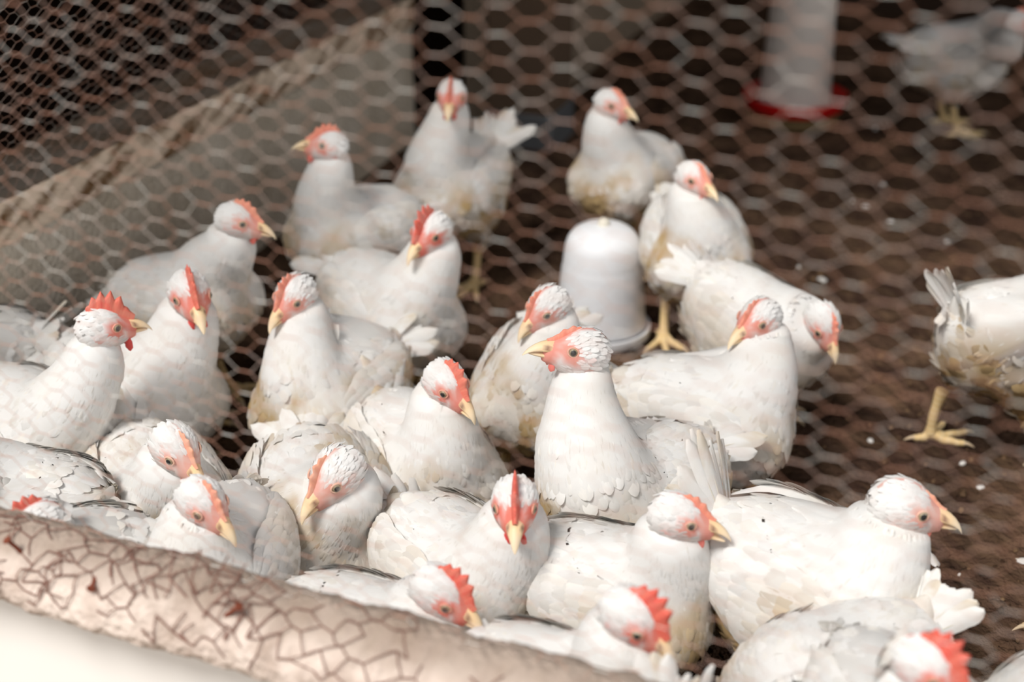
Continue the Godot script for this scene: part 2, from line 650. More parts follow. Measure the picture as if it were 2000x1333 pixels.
func make_floor_bits() -> void:
	# clods and chaff nobody could count
	var s := Shape.new()
	s.tube([Vector3(0, -0.3, 0), Vector3(0.1, 0.1, 0.05), Vector3(0, 0.55, 0.1), Vector3(0.05, 0.8, 0)], [0.3, 0.75, 0.6, 0.2], 6, [Color.WHITE])
	var clod := arr_mesh(s.v, s.i, s.c)
	var where := []
	var cols := PackedColorArray()
	for k in 9000:
		var q := Vector3(rng.randf_range(-1.28, 0.8), 0, rng.randf_range(-4.1, -0.85))
		q.y = soil_height(q)
		var r := 0.0018 + 0.006 * pow(rng.randf(), 3.0)
		where.append(Transform3D(Basis.from_euler(Vector3(rng.randf() * 6.0, rng.randf() * 6.0, 0)).scaled(Vector3(r, r * 0.7, r * rng.randf_range(0.8, 2.0))), q))
		cols.append(lin(60, 44, 34).lerp(lin(130, 104, 78), pow(rng.randf(), 2.0)))
	copies("litter_clods", clod, M.soil, where, cols, self).set_meta("label", "crumbs of dry litter scattered over the pen floor")
	get_node("litter_clods").set_meta("category", "litter")
	# small pale droppings and shed down
	var spots := [Vector3(-0.347, 0.000, -2.243), Vector3(-0.341, 0.000, -2.234), Vector3(-0.361, 0.000, -2.612), Vector3(-0.333, 0.000, -2.595), Vector3(-0.278, 0.000, -2.547), Vector3(-0.604, 0.000, -3.377), Vector3(-0.395, 0.000, -3.083), Vector3(-0.026, 0.000, -1.468), Vector3(-0.028, 0.000, -1.461), Vector3(-0.178, 0.000, -1.732), Vector3(-0.053, 0.000, -1.712), Vector3(-0.025, 0.000, -1.663), Vector3(-0.025, 0.000, -1.407), Vector3(-0.174, 0.000, -1.519), Vector3(-0.063, 0.000, -1.396), Vector3(-0.392, 0.000, -2.271), Vector3(-0.322, 0.000, -2.734), Vector3(-0.168, 0.000, -2.486), Vector3(-0.098, 0.000, -3.167), Vector3(-0.929, 0.000, -3.387)]
	for k in spots.size():
		var q: Vector3 = spots[k]
		s = Shape.new()
		var n := 9
		var ring := PackedVector3Array()
		var c := PackedColorArray()
		var r := 0.002 + 0.004 * rng.randf()
		for lvl in 4:
			for b in n:
				var w := TAU * b / n
				var rr: float = r * [1.0, 0.85, 0.5, 0.05][lvl] * (1.0 + 0.35 * fine.get_noise_2d(b * 17.0, k * 31.0))
				ring.append(Vector3(cos(w) * rr * 1.3, [-0.001, 0.0016, 0.003, 0.0038][lvl], sin(w) * rr))
				c.append(lin(214, 212, 208) if lvl > 0 else lin(150, 140, 125))
		s.grid(ring, c, 4, n, true)
		var o := put("dropping", s, M.beak)
		o.position = Vector3(q.x, soil_height(q) + 0.001, q.z)
		o.rotation.y = rng.randf() * 6.0
		tag(o, "small whitish dropping on the dark litter floor", "dropping", "whitish droppings on the litter floor")
	var downs := [Vector3(0.032, 0.000, -1.505), Vector3(-0.054, 0.000, -1.459), Vector3(-0.023, 0.000, -1.382)]
	var says := ["white down feather lying on the litter at the right edge, before the big side-on hen", "white curled down feather on the litter beside the big side-on hen", "small white feather on the litter below the big hen's beak"]
	for k in downs.size():
		var q: Vector3 = downs[k]
		var o := put_mesh("down_feather", quill(0, false), M.feather)
		o.position = q + Vector3(0, soil_height(q) + 0.006, 0)
		o.rotation = Vector3(0.12, 1.9 + k * 1.7, 0.1)
		o.scale = Vector3(0.012, 0.02, 0.034)
		tag(o, says[k], "feather")


func make_wall_bits() -> void:
	# rusty nails driven askew into the coping
	var nails := [[Vector3(-0.7533, 0.2980, -0.7509), Vector3(-0.7601, 0.3160, -0.7429), "rusty bent nail in the coping, nearest the left wall"], [Vector3(-0.6816, 0.3000, -0.7616), Vector3(-0.6733, 0.2960, -0.7361), "short rusty nail in the coping between two others"], [Vector3(-0.5705, 0.2760, -0.7472), Vector3(-0.5364, 0.3120, -0.7437), "long rusty nail sticking out of the coping, last to the right"]]
	for k in nails:
		var a: Vector3 = k[0]
		var b: Vector3 = k[1]
		var t := (b - a).normalized()
		var s := Shape.new()
		var rusty := lin(120, 66, 48)
		s.tube([a - t * 0.012, a, a.lerp(b, 0.5) + Vector3(0, 0.001, 0), b], [0.0018, 0.0018, 0.0019, 0.0018], 8, [rusty])
		s.tube([b - t * 0.0004, b + t * 0.0004, b + t * 0.0012], [0.0036, 0.0040, 0.0034], 10, [rusty])
		tag(put("nail", s, M.rust), k[2], "nail")
	# torn netting trodden into the coping, in two crumpled layers
	var s := Shape.new()
	var w0 := lin(140, 104, 92)
	for layer in 2:
		var cols := 46 if layer == 0 else 30
		var pitch := 0.0195 if layer == 0 else 0.0150
		var crush := 0.5 if layer == 0 else 1.0
		var bend := func(e: int, ii: int, jj: int) -> Vector3:
			var h := Vector3(ii * 0.9, jj * 0.9, layer * 50.0)
			var x := -0.96 + ii * pitch + e * pitch * 0.5 + 0.03 * crush * noise.get_noise_3dv(h + Vector3(0, 0, 1.0 + e * 3.0))
			var u := (jj + (0.5 if ii % 2 else 0.0)) / 4.0 + 0.4 * crush * noise.get_noise_3dv(h + Vector3(0, 0, 7.0 + e))
			return coping_point(x, lerpf(3.6, 11.0, clampf(u, 0.0, 1.0)), 0.0012 + 0.002 * absf(noise.get_noise_3dv(h + Vector3(9, 9, 9))))
		for i in cols:
			for j in 4:
				if noise.get_noise_3d(i * 0.21, j * 0.25, 80.0 + layer * 9.0) < (-0.16 + maxf(0.0, i - 20.0) * 0.02 if layer == 0 else 0.0):
					continue
				var a: Vector3 = bend.call(0, i, j)
				var b: Vector3 = bend.call(1, i, j)
				wire(s, [a, (a + b) / 2.0 + Vector3(0, 0.0012, 0.0008), b], 0.0008, w0)
				for d in 2:
					var jj: int = j + (d if i % 2 else d - 1)
					if jj >= 0 and jj < 4:
						var c: Vector3 = bend.call(0, i + 1, jj)
						wire(s, [b, (b + c) / 2.0 + Vector3(0, 0.0015, 0.0015), c], 0.0006, w0)
	stuff(tag(put("torn_netting", s, M.rust), "crumpled torn strip of rusty netting stuck to the coping", "netting"))
	# loose wire ends standing up from the coping
	s = Shape.new()
	for k in 5:
		var b := Vector3(-0.585 + 0.006 * k, 0.30, -0.748 - 0.004 * (k % 3))
		wire(s, [b, b + Vector3(0.012 * k - 0.015, 0.022, 0.004), b + Vector3(0.016 * k - 0.012, 0.045 + 0.004 * (k % 2), -0.004)], 0.0009, w0)
	stuff(tag(put("wire_ends", s, M.rust), "tuft of cut wire ends standing up from the coping", "wire"))
	s = Shape.new()
	s.tube([Vector3(-0.004, 0, 0), Vector3(-0.002, 0.002, 0), Vector3(0.003, 0.003, 0.001), Vector3(0.009, 0.001, 0)], [0.002, 0.005, 0.0052, 0.001], 10, [lin(222, 190, 110)], 0.7)
	var g := put("maize_grain", s, M.beak)
	g.position = Vector3(-0.722, 0.290, -0.753)
	tag(g, "yellow grain caught in the wire on the coping", "grain")


# ------------------------------------------------------------------ chickens

func make_feathers() -> void:
	# unit contour feather: tip towards +z, upper side +y
	var rows := [[0.0, 0.30, -0.10], [0.3, 0.47, 0.05], [0.62, 0.5, 0.10], [0.84, 0.38, 0.07], [0.96, 0.18, 0.02], [1.0, 0.03, -0.01]]
	var p := PackedVector3Array()
	var c := PackedColorArray()
	for r in rows:
		for k in 3:
			p.append(Vector3((k - 1) * r[1], r[2] - (0.14 if k != 1 else 0.0) * (r[1] / 0.5), r[0]))
			c.append(Color.WHITE)
	var s := Shape.new()
	s.grid(p, c, rows.size(), 3, false)
	feather_mesh = arr_mesh(s.v, s.i, s.c)


# a long wing or tail feather of unit length and width, its edge notched
func quill(kind: int, soiled: bool) -> ArrayMesh:
	var n := 13
	var p := PackedVector3Array()
	var c := PackedColorArray()
	for a in n:
		var t := float(a) / (n - 1)
		var w := 0.5 * smoothstep(-0.12, 0.22, t) * (1.0 if t < 0.72 else sqrt(maxf(0.0, 1.0 - pow((t - 0.72) / 0.285, 2.0))))
		for k in 5:
			var e := (k - 2) / 2.0
			var notch := 1.0 - (0.16 * maxf(0.0, fine.get_noise_2d(a * 37.0, kind * 91.0 + k * 13.0)) if absf(e) == 1.0 else 0.0)
			p.append(Vector3(e * w * notch, 0.10 * sin(t * 2.4) - 0.13 * e * e - (0.0 if k == 2 else 0.03), t))
			var base := Color(0.80, 0.79, 0.765)
			var st := clampf((t - 0.45) * 1.5 + 0.6 * fine.get_noise_2d(a * 29.0 + k * 7.0, kind * 53.0), 0.0, 1.0) * (0.62 if soiled else 0.12)
			c.append(base.lerp(Color(0.52, 0.38, 0.19), st))
	var s := Shape.new()
	s.grid(p, c, n, 5, false)
	s.tube([Vector3(0, -0.02, -0.05), Vector3(0, 0.08, 0.4), Vector3(0, 0.06, 0.95)], [0.05, 0.035, 0.012], 5, [Color(0.76, 0.72, 0.62)], 0.6)
	return arr_mesh(s.v, s.i, s.c)


# distance to the body: tapered bones joined smoothly
var ba: Array = []
var bd: Array = []
var br: Array = []
var bq: Array = []
var bl: Array = []

func bone(a: Vector3, b: Vector3, ra: float, rb: float) -> void:
	ba.append(a)
	bd.append(b - a)
	br.append(ra)
	bq.append(rb - ra)
	bl.append(1.0 / maxf((b - a).length_squared(), 1e-9))


func field(p: Vector3, k: float) -> float:
	var d := 1.0
	for i in ba.size():
		var q: Vector3 = p - ba[i]
		var t := clampf(q.dot(bd[i]) * bl[i], 0.0, 1.0)
		var e: float = (q - bd[i] * t).length() - br[i] - bq[i] * t
		if e < d - k:
			d = e
		elif e < d + k:
			var h := 0.5 + 0.5 * (e - d) / k
			d = lerpf(e, d, h) - k * h * (1.0 - h)
	return d


func skin_hit(c: Vector3, dir: Vector3, t: float, steps: int) -> float:
	for k in steps:
		t -= field(c + dir * t, 0.022)
		t = clampf(t, 0.003, 0.16)
	return t


func bez(a: Vector3, b: Vector3, c: Vector3, d: Vector3, t: float) -> Vector3:
	var u := 1.0 - t
	return a * u * u * u + b * 3.0 * u * u * t + c * 3.0 * u * t * t + d * t * t * t


var soil_line := 0.0   # how far up a bird its stains reach

func plumage_tone(p: Vector3, dirty: float, jitter: float) -> Color:
	# tan stains on the belly, breast and thighs, in patches
	var low := smoothstep(0.060, -0.030, p.y - soil_line + 0.065 * noise.get_noise_3d(p.x * 14.0, p.y * 14.0, p.z * 14.0 + dirty * 50.0))
	var patch := smoothstep(-0.3, 0.25, noise.get_noise_3d(p.x * 15.0 + dirty * 30.0, p.y * 11.0, p.z * 15.0))
	var st := clampf(low * (0.2 + 0.8 * patch) * dirty * 1.25, 0.0, 0.88)
	var cream := 0.24 * jitter * jitter + 0.16 * smoothstep(0.0, 0.5, noise.get_noise_3d(p.x * 9.0, p.y * 9.0 + 20.0, p.z * 9.0))
	var c := Color(0.82, 0.81, 0.79).lerp(Color(0.76, 0.68, 0.53), cream)
	return c.lerp(Color(0.44, 0.28, 0.09), st)


func hen(label: String, at: Vector3, yaw: float, o: Dictionary) -> void:
	var root := thing("chicken", label, "chicken", at, "white chickens in the pen")
	root.rotation.y = deg_to_rad(yaw)
	var hb: float = o.hb
	var sc: float = o.get("sc", 1.0)
	var dirty: float = o.get("dirty", 0.6)
	soil_line = o.get("soil", 0.0)
	var dense: float = o.get("dense", 1.0)
	var pitch: float = deg_to_rad(o.get("pitch", 0.0))
	rng.seed = int(absf(at.x * 7919.0) + absf(at.z * 104729.0))
	# body frame: forward +z; the head comes in frame of the root
	var bodyt := Transform3D(Basis(Vector3.RIGHT, -pitch).scaled(Vector3.ONE * sc), Vector3(0, hb, 0))
	var inv := bodyt.affine_inverse()
	var to_local := Basis(Vector3.UP, deg_to_rad(yaw)).inverse()
	var hy: float = deg_to_rad(o.hy - yaw)
	var hp: float = deg_to_rad(o.hp)
	var head_w: Vector3 = to_local * (o.head - at)
	var hbasis := Basis(Vector3.UP, hy) * Basis(Vector3.RIGHT, hp) * Basis(Vector3.BACK, deg_to_rad(o.get("roll", 0.0)))
	var hs: float = o.get("hs", 1.0) * sc
	# everything of the body is built in body units, then moved by bodyt
	var hc := inv * head_w
	var hf := (inv.basis * hbasis.z).normalized()
	var hu := (inv.basis * hbasis.y).normalized()
	ba = []; bd = []; br = []; bq = []; bl = []
	var fat: float = o.get("fat", 1.04)
	bone(Vector3(0, 0.032, -0.098), Vector3(0, 0.008, -0.052), 0.020, 0.058 * fat)
	bone(Vector3(0, 0.006, -0.050), Vector3(0, -0.002, 0.018), 0.062 * fat, 0.070 * fat)
	bone(Vector3(0, -0.022, -0.068), Vector3(0, -0.030, -0.03), 0.044 * fat, 0.054 * fat)
	for s in [-1.0, 1.0]:
		bone(Vector3(0.024 * s, -0.018, 0.028), Vector3(0.027 * s, -0.008, 0.052), 0.052 * fat, 0.046 * fat)
		if o.get("stand", true):
			bone(Vector3(0.040 * s, -0.035, -0.018), Vector3(0.038 * s, (0.075 - hb) / sc, -0.012 + o.get("legz", 0.0) + o.get("step", 0.0) * s * 0.6), 0.040, 0.014)
		else:
			bone(Vector3(0.050 * s, -0.042, -0.02), Vector3(0.052 * s, -0.048, 0.03), 0.034, 0.026)
	var n0 := Vector3(0, 0.022, 0.034)
	var n3_ := hc - hf * 0.008 - hu * 0.009
	var reach := n0.distance_to(n3_)
	var n1 := n0 + Vector3(0, 0.55, 0.55) * reach * 0.55
	var n2 := n3_ + (Vector3(0, -1, 0) * 0.6 - hu * 0.5 - hf * 0.25).normalized() * reach * 0.36
	var nt: float = o.get("neck", 1.0)
	var rad := [0.054, 0.044 * nt, 0.0345 * nt, 0.0280, 0.0220]
	for k in 4:
		bone(bez(n0, n1, n2, n3_, k / 4.0), bez(n0, n1, n2, n3_, (k + 1) / 4.0), rad[k], rad[k + 1])
	bone(hc - hf * 0.012 - hu * 0.004, hc - hf * 0.006 - hu * 0.003, 0.0225, 0.0180)
	# spine: tail to head
	var spine := []
	for k in 9:
		var t := k / 8.0
		spine.append(bez(Vector3(0, 0.038, -0.116), Vector3(0, 0.02, -0.07), Vector3(0, -0.004, -0.03), Vector3(0, 0.0, 0.012), t))
	var turn := []
	for k in range(1, 7):
		var t := k / 7.0
		turn.append(bez(Vector3(0, 0.0, 0.012), Vector3(0, 0.002, 0.030), n0 - (n1 - n0) * 0.12, bez(n0, n1, n2, n3_, 0.12), t))
	spine.append_array(turn)
	for k in 15:
		spine.append(bez(n0, n1, n2, n3_, lerpf(0.12, 1.0, k / 14.0)))
	var rows := spine.size()
	var P := PackedVector3Array()
	var C := PackedColorArray()
	var last := PackedFloat32Array()
	last.resize(SEG)
	last.fill(0.02)
	var tangents := []
	for a in rows:
		tangents.append((spine[mini(a + 1, rows - 1)] - spine[maxi(a - 1, 0)]).normalized())
	for pass_ in 2:
		var tt := tangents.duplicate()
		for a in range(1, rows - 1):
			tangents[a] = (tt[a - 1] + tt[a] * 2.0 + tt[a + 1]).normalized()
	var side := Vector3.RIGHT
	for a in rows:
		var t: Vector3 = tangents[a]
		side = (side - t * side.dot(t)).normalized()
		var up: Vector3 = t.cross(side)
		for b in SEG:
			var w := TAU * b / SEG
			var dir := side * sin(w) + up * cos(w)
			var h := skin_hit(spine[a], dir, last[b], 7 if a < 2 else 4)
			if a == 0:
				h = minf(h, 0.004)
			if a >= rows - 2:
				h *= 0.62 if a == rows - 1 else 0.90
			last[b] = maxf(h, 0.012)
			P.append(spine[a] + dir * h)
	for b in SEG:
		P.append(spine[rows - 1] + tangents[rows - 1] * 0.006)
	for q in P:
		C.append(plumage_tone(q, dirty, 0.2))
	var body := Shape.new()
	body.grid(P, C, rows + 1, SEG, true)
	for k in body.v.size():
		body.v[k] = bodyt * body.v[k]
	# head: joined to the same body mesh
	var red: float = o.get("red", 0.6)
	var H := PackedVector3Array()
	var HC := PackedColorArray()
	var hrows := [[-0.031, 0.003, 0.003, 0.0], [-0.028, 0.0125, 0.0135, 0.0], [-0.022, 0.0185, 0.020, 0.0], [-0.014, 0.0212, 0.0235, 0.0], [-0.005, 0.0222, 0.0245, 0.0], [0.001, 0.0215, 0.0235, -0.0005], [0.006, 0.0203, 0.0222, -0.001], [0.011, 0.0187, 0.0205, -0.002], [0.015, 0.0168, 0.0185, -0.0033], [0.019, 0.0145, 0.0162, -0.0048], [0.023, 0.0122, 0.0138, -0.0062], [0.027, 0.0100, 0.0118, -0.0075], [0.031, 0.0082, 0.0098, -0.0085], [0.034, 0.003, 0.004, -0.009]]
	var hn := 28
	var skin := Color(0.80, 0.50, 0.42).lerp(Color(0.78, 0.20, 0.15), red)
	var white := Color(0.82, 0.81, 0.79)
	for r in hrows:
		for b in hn:
			var w := TAU * b / hn
			var q := Vector3(sin(w) * r[1], cos(w) * r[2] + r[3], r[0])
			var eye_d := Vector2((q.z - 0.010) / 0.0165, (q.y - 0.002) / 0.0115).length()
			var jag := 0.35 * fine.get_noise_3d(q.x * 900.0, q.y * 900.0, q.z * 500.0)
			var m := 1.0 - smoothstep(0.55, 1.05, eye_d + jag)
			m = maxf(m, smoothstep(0.017, 0.025, q.z + jag * 0.006) * (1.0 if q.y < 0.004 else 0.9))
			if q.y > 0.0:
				m = maxf(m, 1.0 - smoothstep(0.6, 1.1, absf(q.x) / (0.0005 + 0.011 * clampf((q.z - 0.002) / 0.022, 0.0, 1.0)) + jag * 0.5))
			var cheek := (1.0 - smoothstep(0.4, 1.2, Vector2((q.z - 0.004) / 0.022, (q.y + 0.006) / 0.013).length() + jag)) * 0.32
			var ear := 1.0 - smoothstep(0.5, 1.0, Vector2((q.z + 0.011) / 0.006, (q.y + 0.006) / 0.007).length() + jag)
			HC.append(white.lerp(skin, clampf(maxf(m, maxf(cheek, ear * 0.8)), 0.0, 1.0)))
			H.append(q)
	var headt := Transform3D(hbasis.scaled_local(Vector3(1.04, 1.04, 0.96)).scaled(Vector3.ONE * hs), head_w)
	var hp_ := PackedVector3Array()
	for q in H:
		hp_.append(headt * q)
	body.grid(hp_, HC, hrows.size(), hn, true)
	put("body", body, M.skin if false else M.feather, root)

	# plumage: contour feathers laid from head to tail
	var where := []
	var cols := PackedColorArray()
	for a in rows - 1:
		var f := float(a) / (rows - 1)
		if a > rows - 4:
			break
		var neck := smoothstep(0.50, 0.78, f)
		var sp := lerpf(0.0088, 0.0052, neck) * dense
		var L := lerpf(0.024, 0.018, neck) * (1.0 + 0.5 * smoothstep(0.2, 0.0, f))
		var W := lerpf(0.0155, 0.0050, neck)
		for b in SEG:
			var p0 := P[a * SEG + b]
			var p1 := P[a * SEG + (b + 1) % SEG]
			var p2 := P[(a + 1) * SEG + b]
			var p3 := P[(a + 1) * SEG + (b + 1) % SEG]
			var nv := (p1 - p0 + p3 - p2).cross(p2 - p0 + p3 - p1)
			var area := nv.length() * 0.25
			if area < 1e-8:
				continue
			var nn := nv.normalized()
			var mid := (p0 + p1 + p2 + p3) * 0.25
			if nn.dot(mid - spine[a]) < 0.0:
				nn = -nn
			var flow := (p0 - p2 + p1 - p3).normalized()
			var cnt := area / (sp * sp)
			var m := int(cnt) + (1 if rng.randf() < cnt - int(cnt) else 0)
			for k in mini(m, 9):
				var u := rng.randf()
				var v := rng.randf()
				var q := p0.lerp(p1, u).lerp(p2.lerp(p3, u), v)
				var dirf := (flow + nn.cross(flow) * rng.randf_range(-0.22, 0.22) + Vector3(0, -0.12, 0) + nn * rng.randf_range(0.06, 0.14) * (1.0 - 0.65 * neck)).normalized()
				var x := nn.cross(dirf).normalized()
				var y := dirf.cross(x)
				var g := rng.randf_range(0.85, 1.15)
				where.append(bodyt * Transform3D(Basis(x * W * g, y * 0.012, dirf * L * g), q - nn * 0.0008 - dirf * L * 0.45))
				cols.append(plumage_tone(q, dirty, rng.randf()) * rng.randf_range(0.90, 1.04))
	for a in hrows.size() - 5:
		for b in hn:
			var p0 := H[a * hn + b]
			var p2 := H[(a + 1) * hn + b]
			var p1 := H[a * hn + (b + 1) % hn]
			var c0 := HC[a * hn + b]
			if c0.g < 0.52:
				continue
			var area := (p1 - p0).cross(p2 - p0).length()
			var cnt := area / (0.0038 * 0.0038 * dense * dense)
			var m := int(cnt) + (1 if rng.randf() < cnt - int(cnt) else 0)
			var nn := Vector3(p0.x * 1.1, p0.y, p0.z * 0.3).normalized()
			for k in m:
				var q := p0 + (p1 - p0) * rng.randf() + (p2 - p0) * rng.randf()
				var flow := (p0 - p2).normalized()
				var dirf := (flow + nn.cross(flow) * rng.randf_range(-0.2, 0.2) + nn * rng.randf_range(0.01, 0.06)).normalized()
				var x := nn.cross(dirf).normalized()
				var fl := lerpf(0.0095, 0.0125, smoothstep(0.004, -0.016, q.z))
				where.append(headt * Transform3D(Basis(x * lerpf(0.0034, 0.0052, smoothstep(0.004, -0.016, q.z)), dirf.cross(x) * 0.004, dirf * fl), q - dirf * 0.003))
				cols.append(c0.lerp(white, 0.5))
	copies("plumage", feather_mesh, M.feather, where, cols, root)

	make_wings(root, bodyt, o, dirty)
	make_tail(root, bodyt, o, dirty)
	make_face(root, headt, o, red)
	if o.get("stand", true):
		make_legs(root, bodyt, o)


func wing_point(a: float, b: float, s: float, out: float) -> Array:
	var z := lerpf(0.050, -0.105, a)
	var half := lerpf(36.0, 20.0, smoothstep(0.35, 1.0, a)) * lerpf(0.55, 1.0, smoothstep(0.0, 0.3, a))
	var mid := lerpf(80.0, 68.0, a)
	var th := deg_to_rad(mid + (b * 2.0 - 1.0) * half)
	var c := Vector3(0, lerpf(0.0, 0.024, smoothstep(0.4, 1.0, a)), z)
	var dir := Vector3(sin(th) * s, cos(th), 0)
	var h := skin_hit(c, dir, 0.05, 6)
	# past the rump the wing keeps its own thickness
	h = maxf(h, lerpf(0.04, 0.026, a))
	return [c + dir * (h + out), dir]


func make_wings(root: Node3D, bodyt: Transform3D, o: Dictionary, dirty: float) -> void:
	var lift: float = o.get("wing", 0.0)
	for s in [-1.0, 1.0]:
		var na := 14
		var nb := 9
		var p := PackedVector3Array()
		var c := PackedColorArray()
		var grid := []
		for a in na:
			for b in nb:
				var fa := float(a) / (na - 1)
				var fb := float(b) / (nb - 1)
				var bulge := 0.010 * (1.0 - pow(2.0 * fa - 1.0, 4.0)) * (1.0 - pow(2.0 * fb - 1.0, 4.0)) - (0.003 if b > 0 else 0.006)
				var w := wing_point(fa, fb, s, bulge + lift * fa * 0.03)
				p.append(bodyt * w[0])
				grid.append(w)
				c.append(plumage_tone(w[0], dirty * 0.5, 0.3))
		var sh := Shape.new()
		sh.grid(p, c, na, nb, false)
		var wing := put("wing", sh, M.feather, root)
		# coverts
		var where := []
		var cols := PackedColorArray()
		for a in range(1, 10):
			var len_ := lerpf(0.022, 0.040, a / 8.0)
			for b in range(1, nb):
				var i := a * nb + b
				var q: Vector3 = grid[i][0]
				var back: Vector3 = (grid[mini(a + 2, na - 1) * nb + b][0] - q).normalized()
				var nn: Vector3 = grid[i][1]
				for e in 2:
					var dirf := (back + nn.cross(back) * rng.randf_range(-0.12, 0.12) + nn * 0.08).normalized()
					var x := nn.cross(dirf).normalized()
					var off: Vector3 = (grid[a * nb + mini(b + 1, nb - 1)][0] - q) * (0.5 * e + rng.randf_range(-0.1, 0.1))
					where.append(bodyt * Transform3D(Basis(x * lerpf(0.014, 0.018, a / 8.0), dirf.cross(x) * 0.012, dirf * len_), q + off + nn * 0.0006 - dirf * 0.006))
					cols.append(plumage_tone(q, dirty * 0.7, rng.randf()) * rng.randf_range(0.88, 1.04))
		copies("covert_feathers", feather_mesh, M.feather, where, cols, wing)
		# flight feathers, the upper ones over the lower
		var nq: int = o.get("quills", 9)
		for k in nq:
			var t := k / float(maxi(nq - 1, 1))
			var fa := lerpf(0.50, 0.40, t)
			var fb := lerpf(0.46, 1.0, t)
			var b0 := wing_point(fa, fb, s, 0.0080 - 0.002 * t)
			var b1 := wing_point(0.98, lerpf(0.48, 0.95, t), s, 0.0075 - 0.002 * t + lift * 0.03)
			var dirf: Vector3 = (b1[0] - b0[0])
			var ln := dirf.length() * rng.randf_range(0.92, 1.10)
			dirf = dirf.normalized()
			var nn: Vector3 = (b0[1] + b1[1]).normalized()
			var x := nn.cross(dirf).normalized()
			var f := put_mesh("flight_feather", quill_meshes[(k + int(s) + 3) % 3 + (3 if dirty > 0.4 and k > 1 else 0)], M.feather, wing)
			f.transform = bodyt * Transform3D(Basis(x * 0.019, dirf.cross(x) * 0.02, dirf * ln), b0[0])


func make_tail(root: Node3D, bodyt: Transform3D, o: Dictionary, dirty: float) -> void:
	var up: float = deg_to_rad(o.get("tail", 12.0))
	var ln: float = o.get("tail_len", 0.072)
	var base := Vector3(0, 0.036, -0.092)
	var sh := Shape.new()
	var ax := Vector3(0, sin(up), -cos(up))
	sh.tube([base - ax * 0.02, base, base + ax * 0.018, base + ax * 0.032], [0.016, 0.019, 0.014, 0.002], 12, [plumage_tone(Vector3(0, 0.03, -0.1), dirty, 0.5)])
	for k in sh.v.size():
		sh.v[k] = bodyt * sh.v[k]
	var tail := put("tail", sh, M.feather, root)
	var n := 11
	for k in n:
		var e := (k - (n - 1) / 2.0) / ((n - 1) / 2.0)
		var lift := up + rng.randf_range(-0.10, 0.10) - 0.22 * absf(e)
		var dirf := Vector3(sin(e * 0.62), sin(lift), -cos(lift) * cos(e * 0.62)).normalized()
		var nn := (Vector3(0, cos(up), sin(up)) + Vector3(e * 1.1, 0, 0)).normalized()
		var x := nn.cross(dirf).normalized()
		var f := put_mesh("tail_feather", quill_meshes[k % 3 + (3 if k % 4 == 1 else 0)], M.feather, tail)
		f.transform = bodyt * Transform3D(Basis(x * 0.019, dirf.cross(x) * 0.018, dirf * ln * rng.randf_range(0.8, 1.1)), base + Vector3(e * 0.014, -0.006 * absf(e), 0))


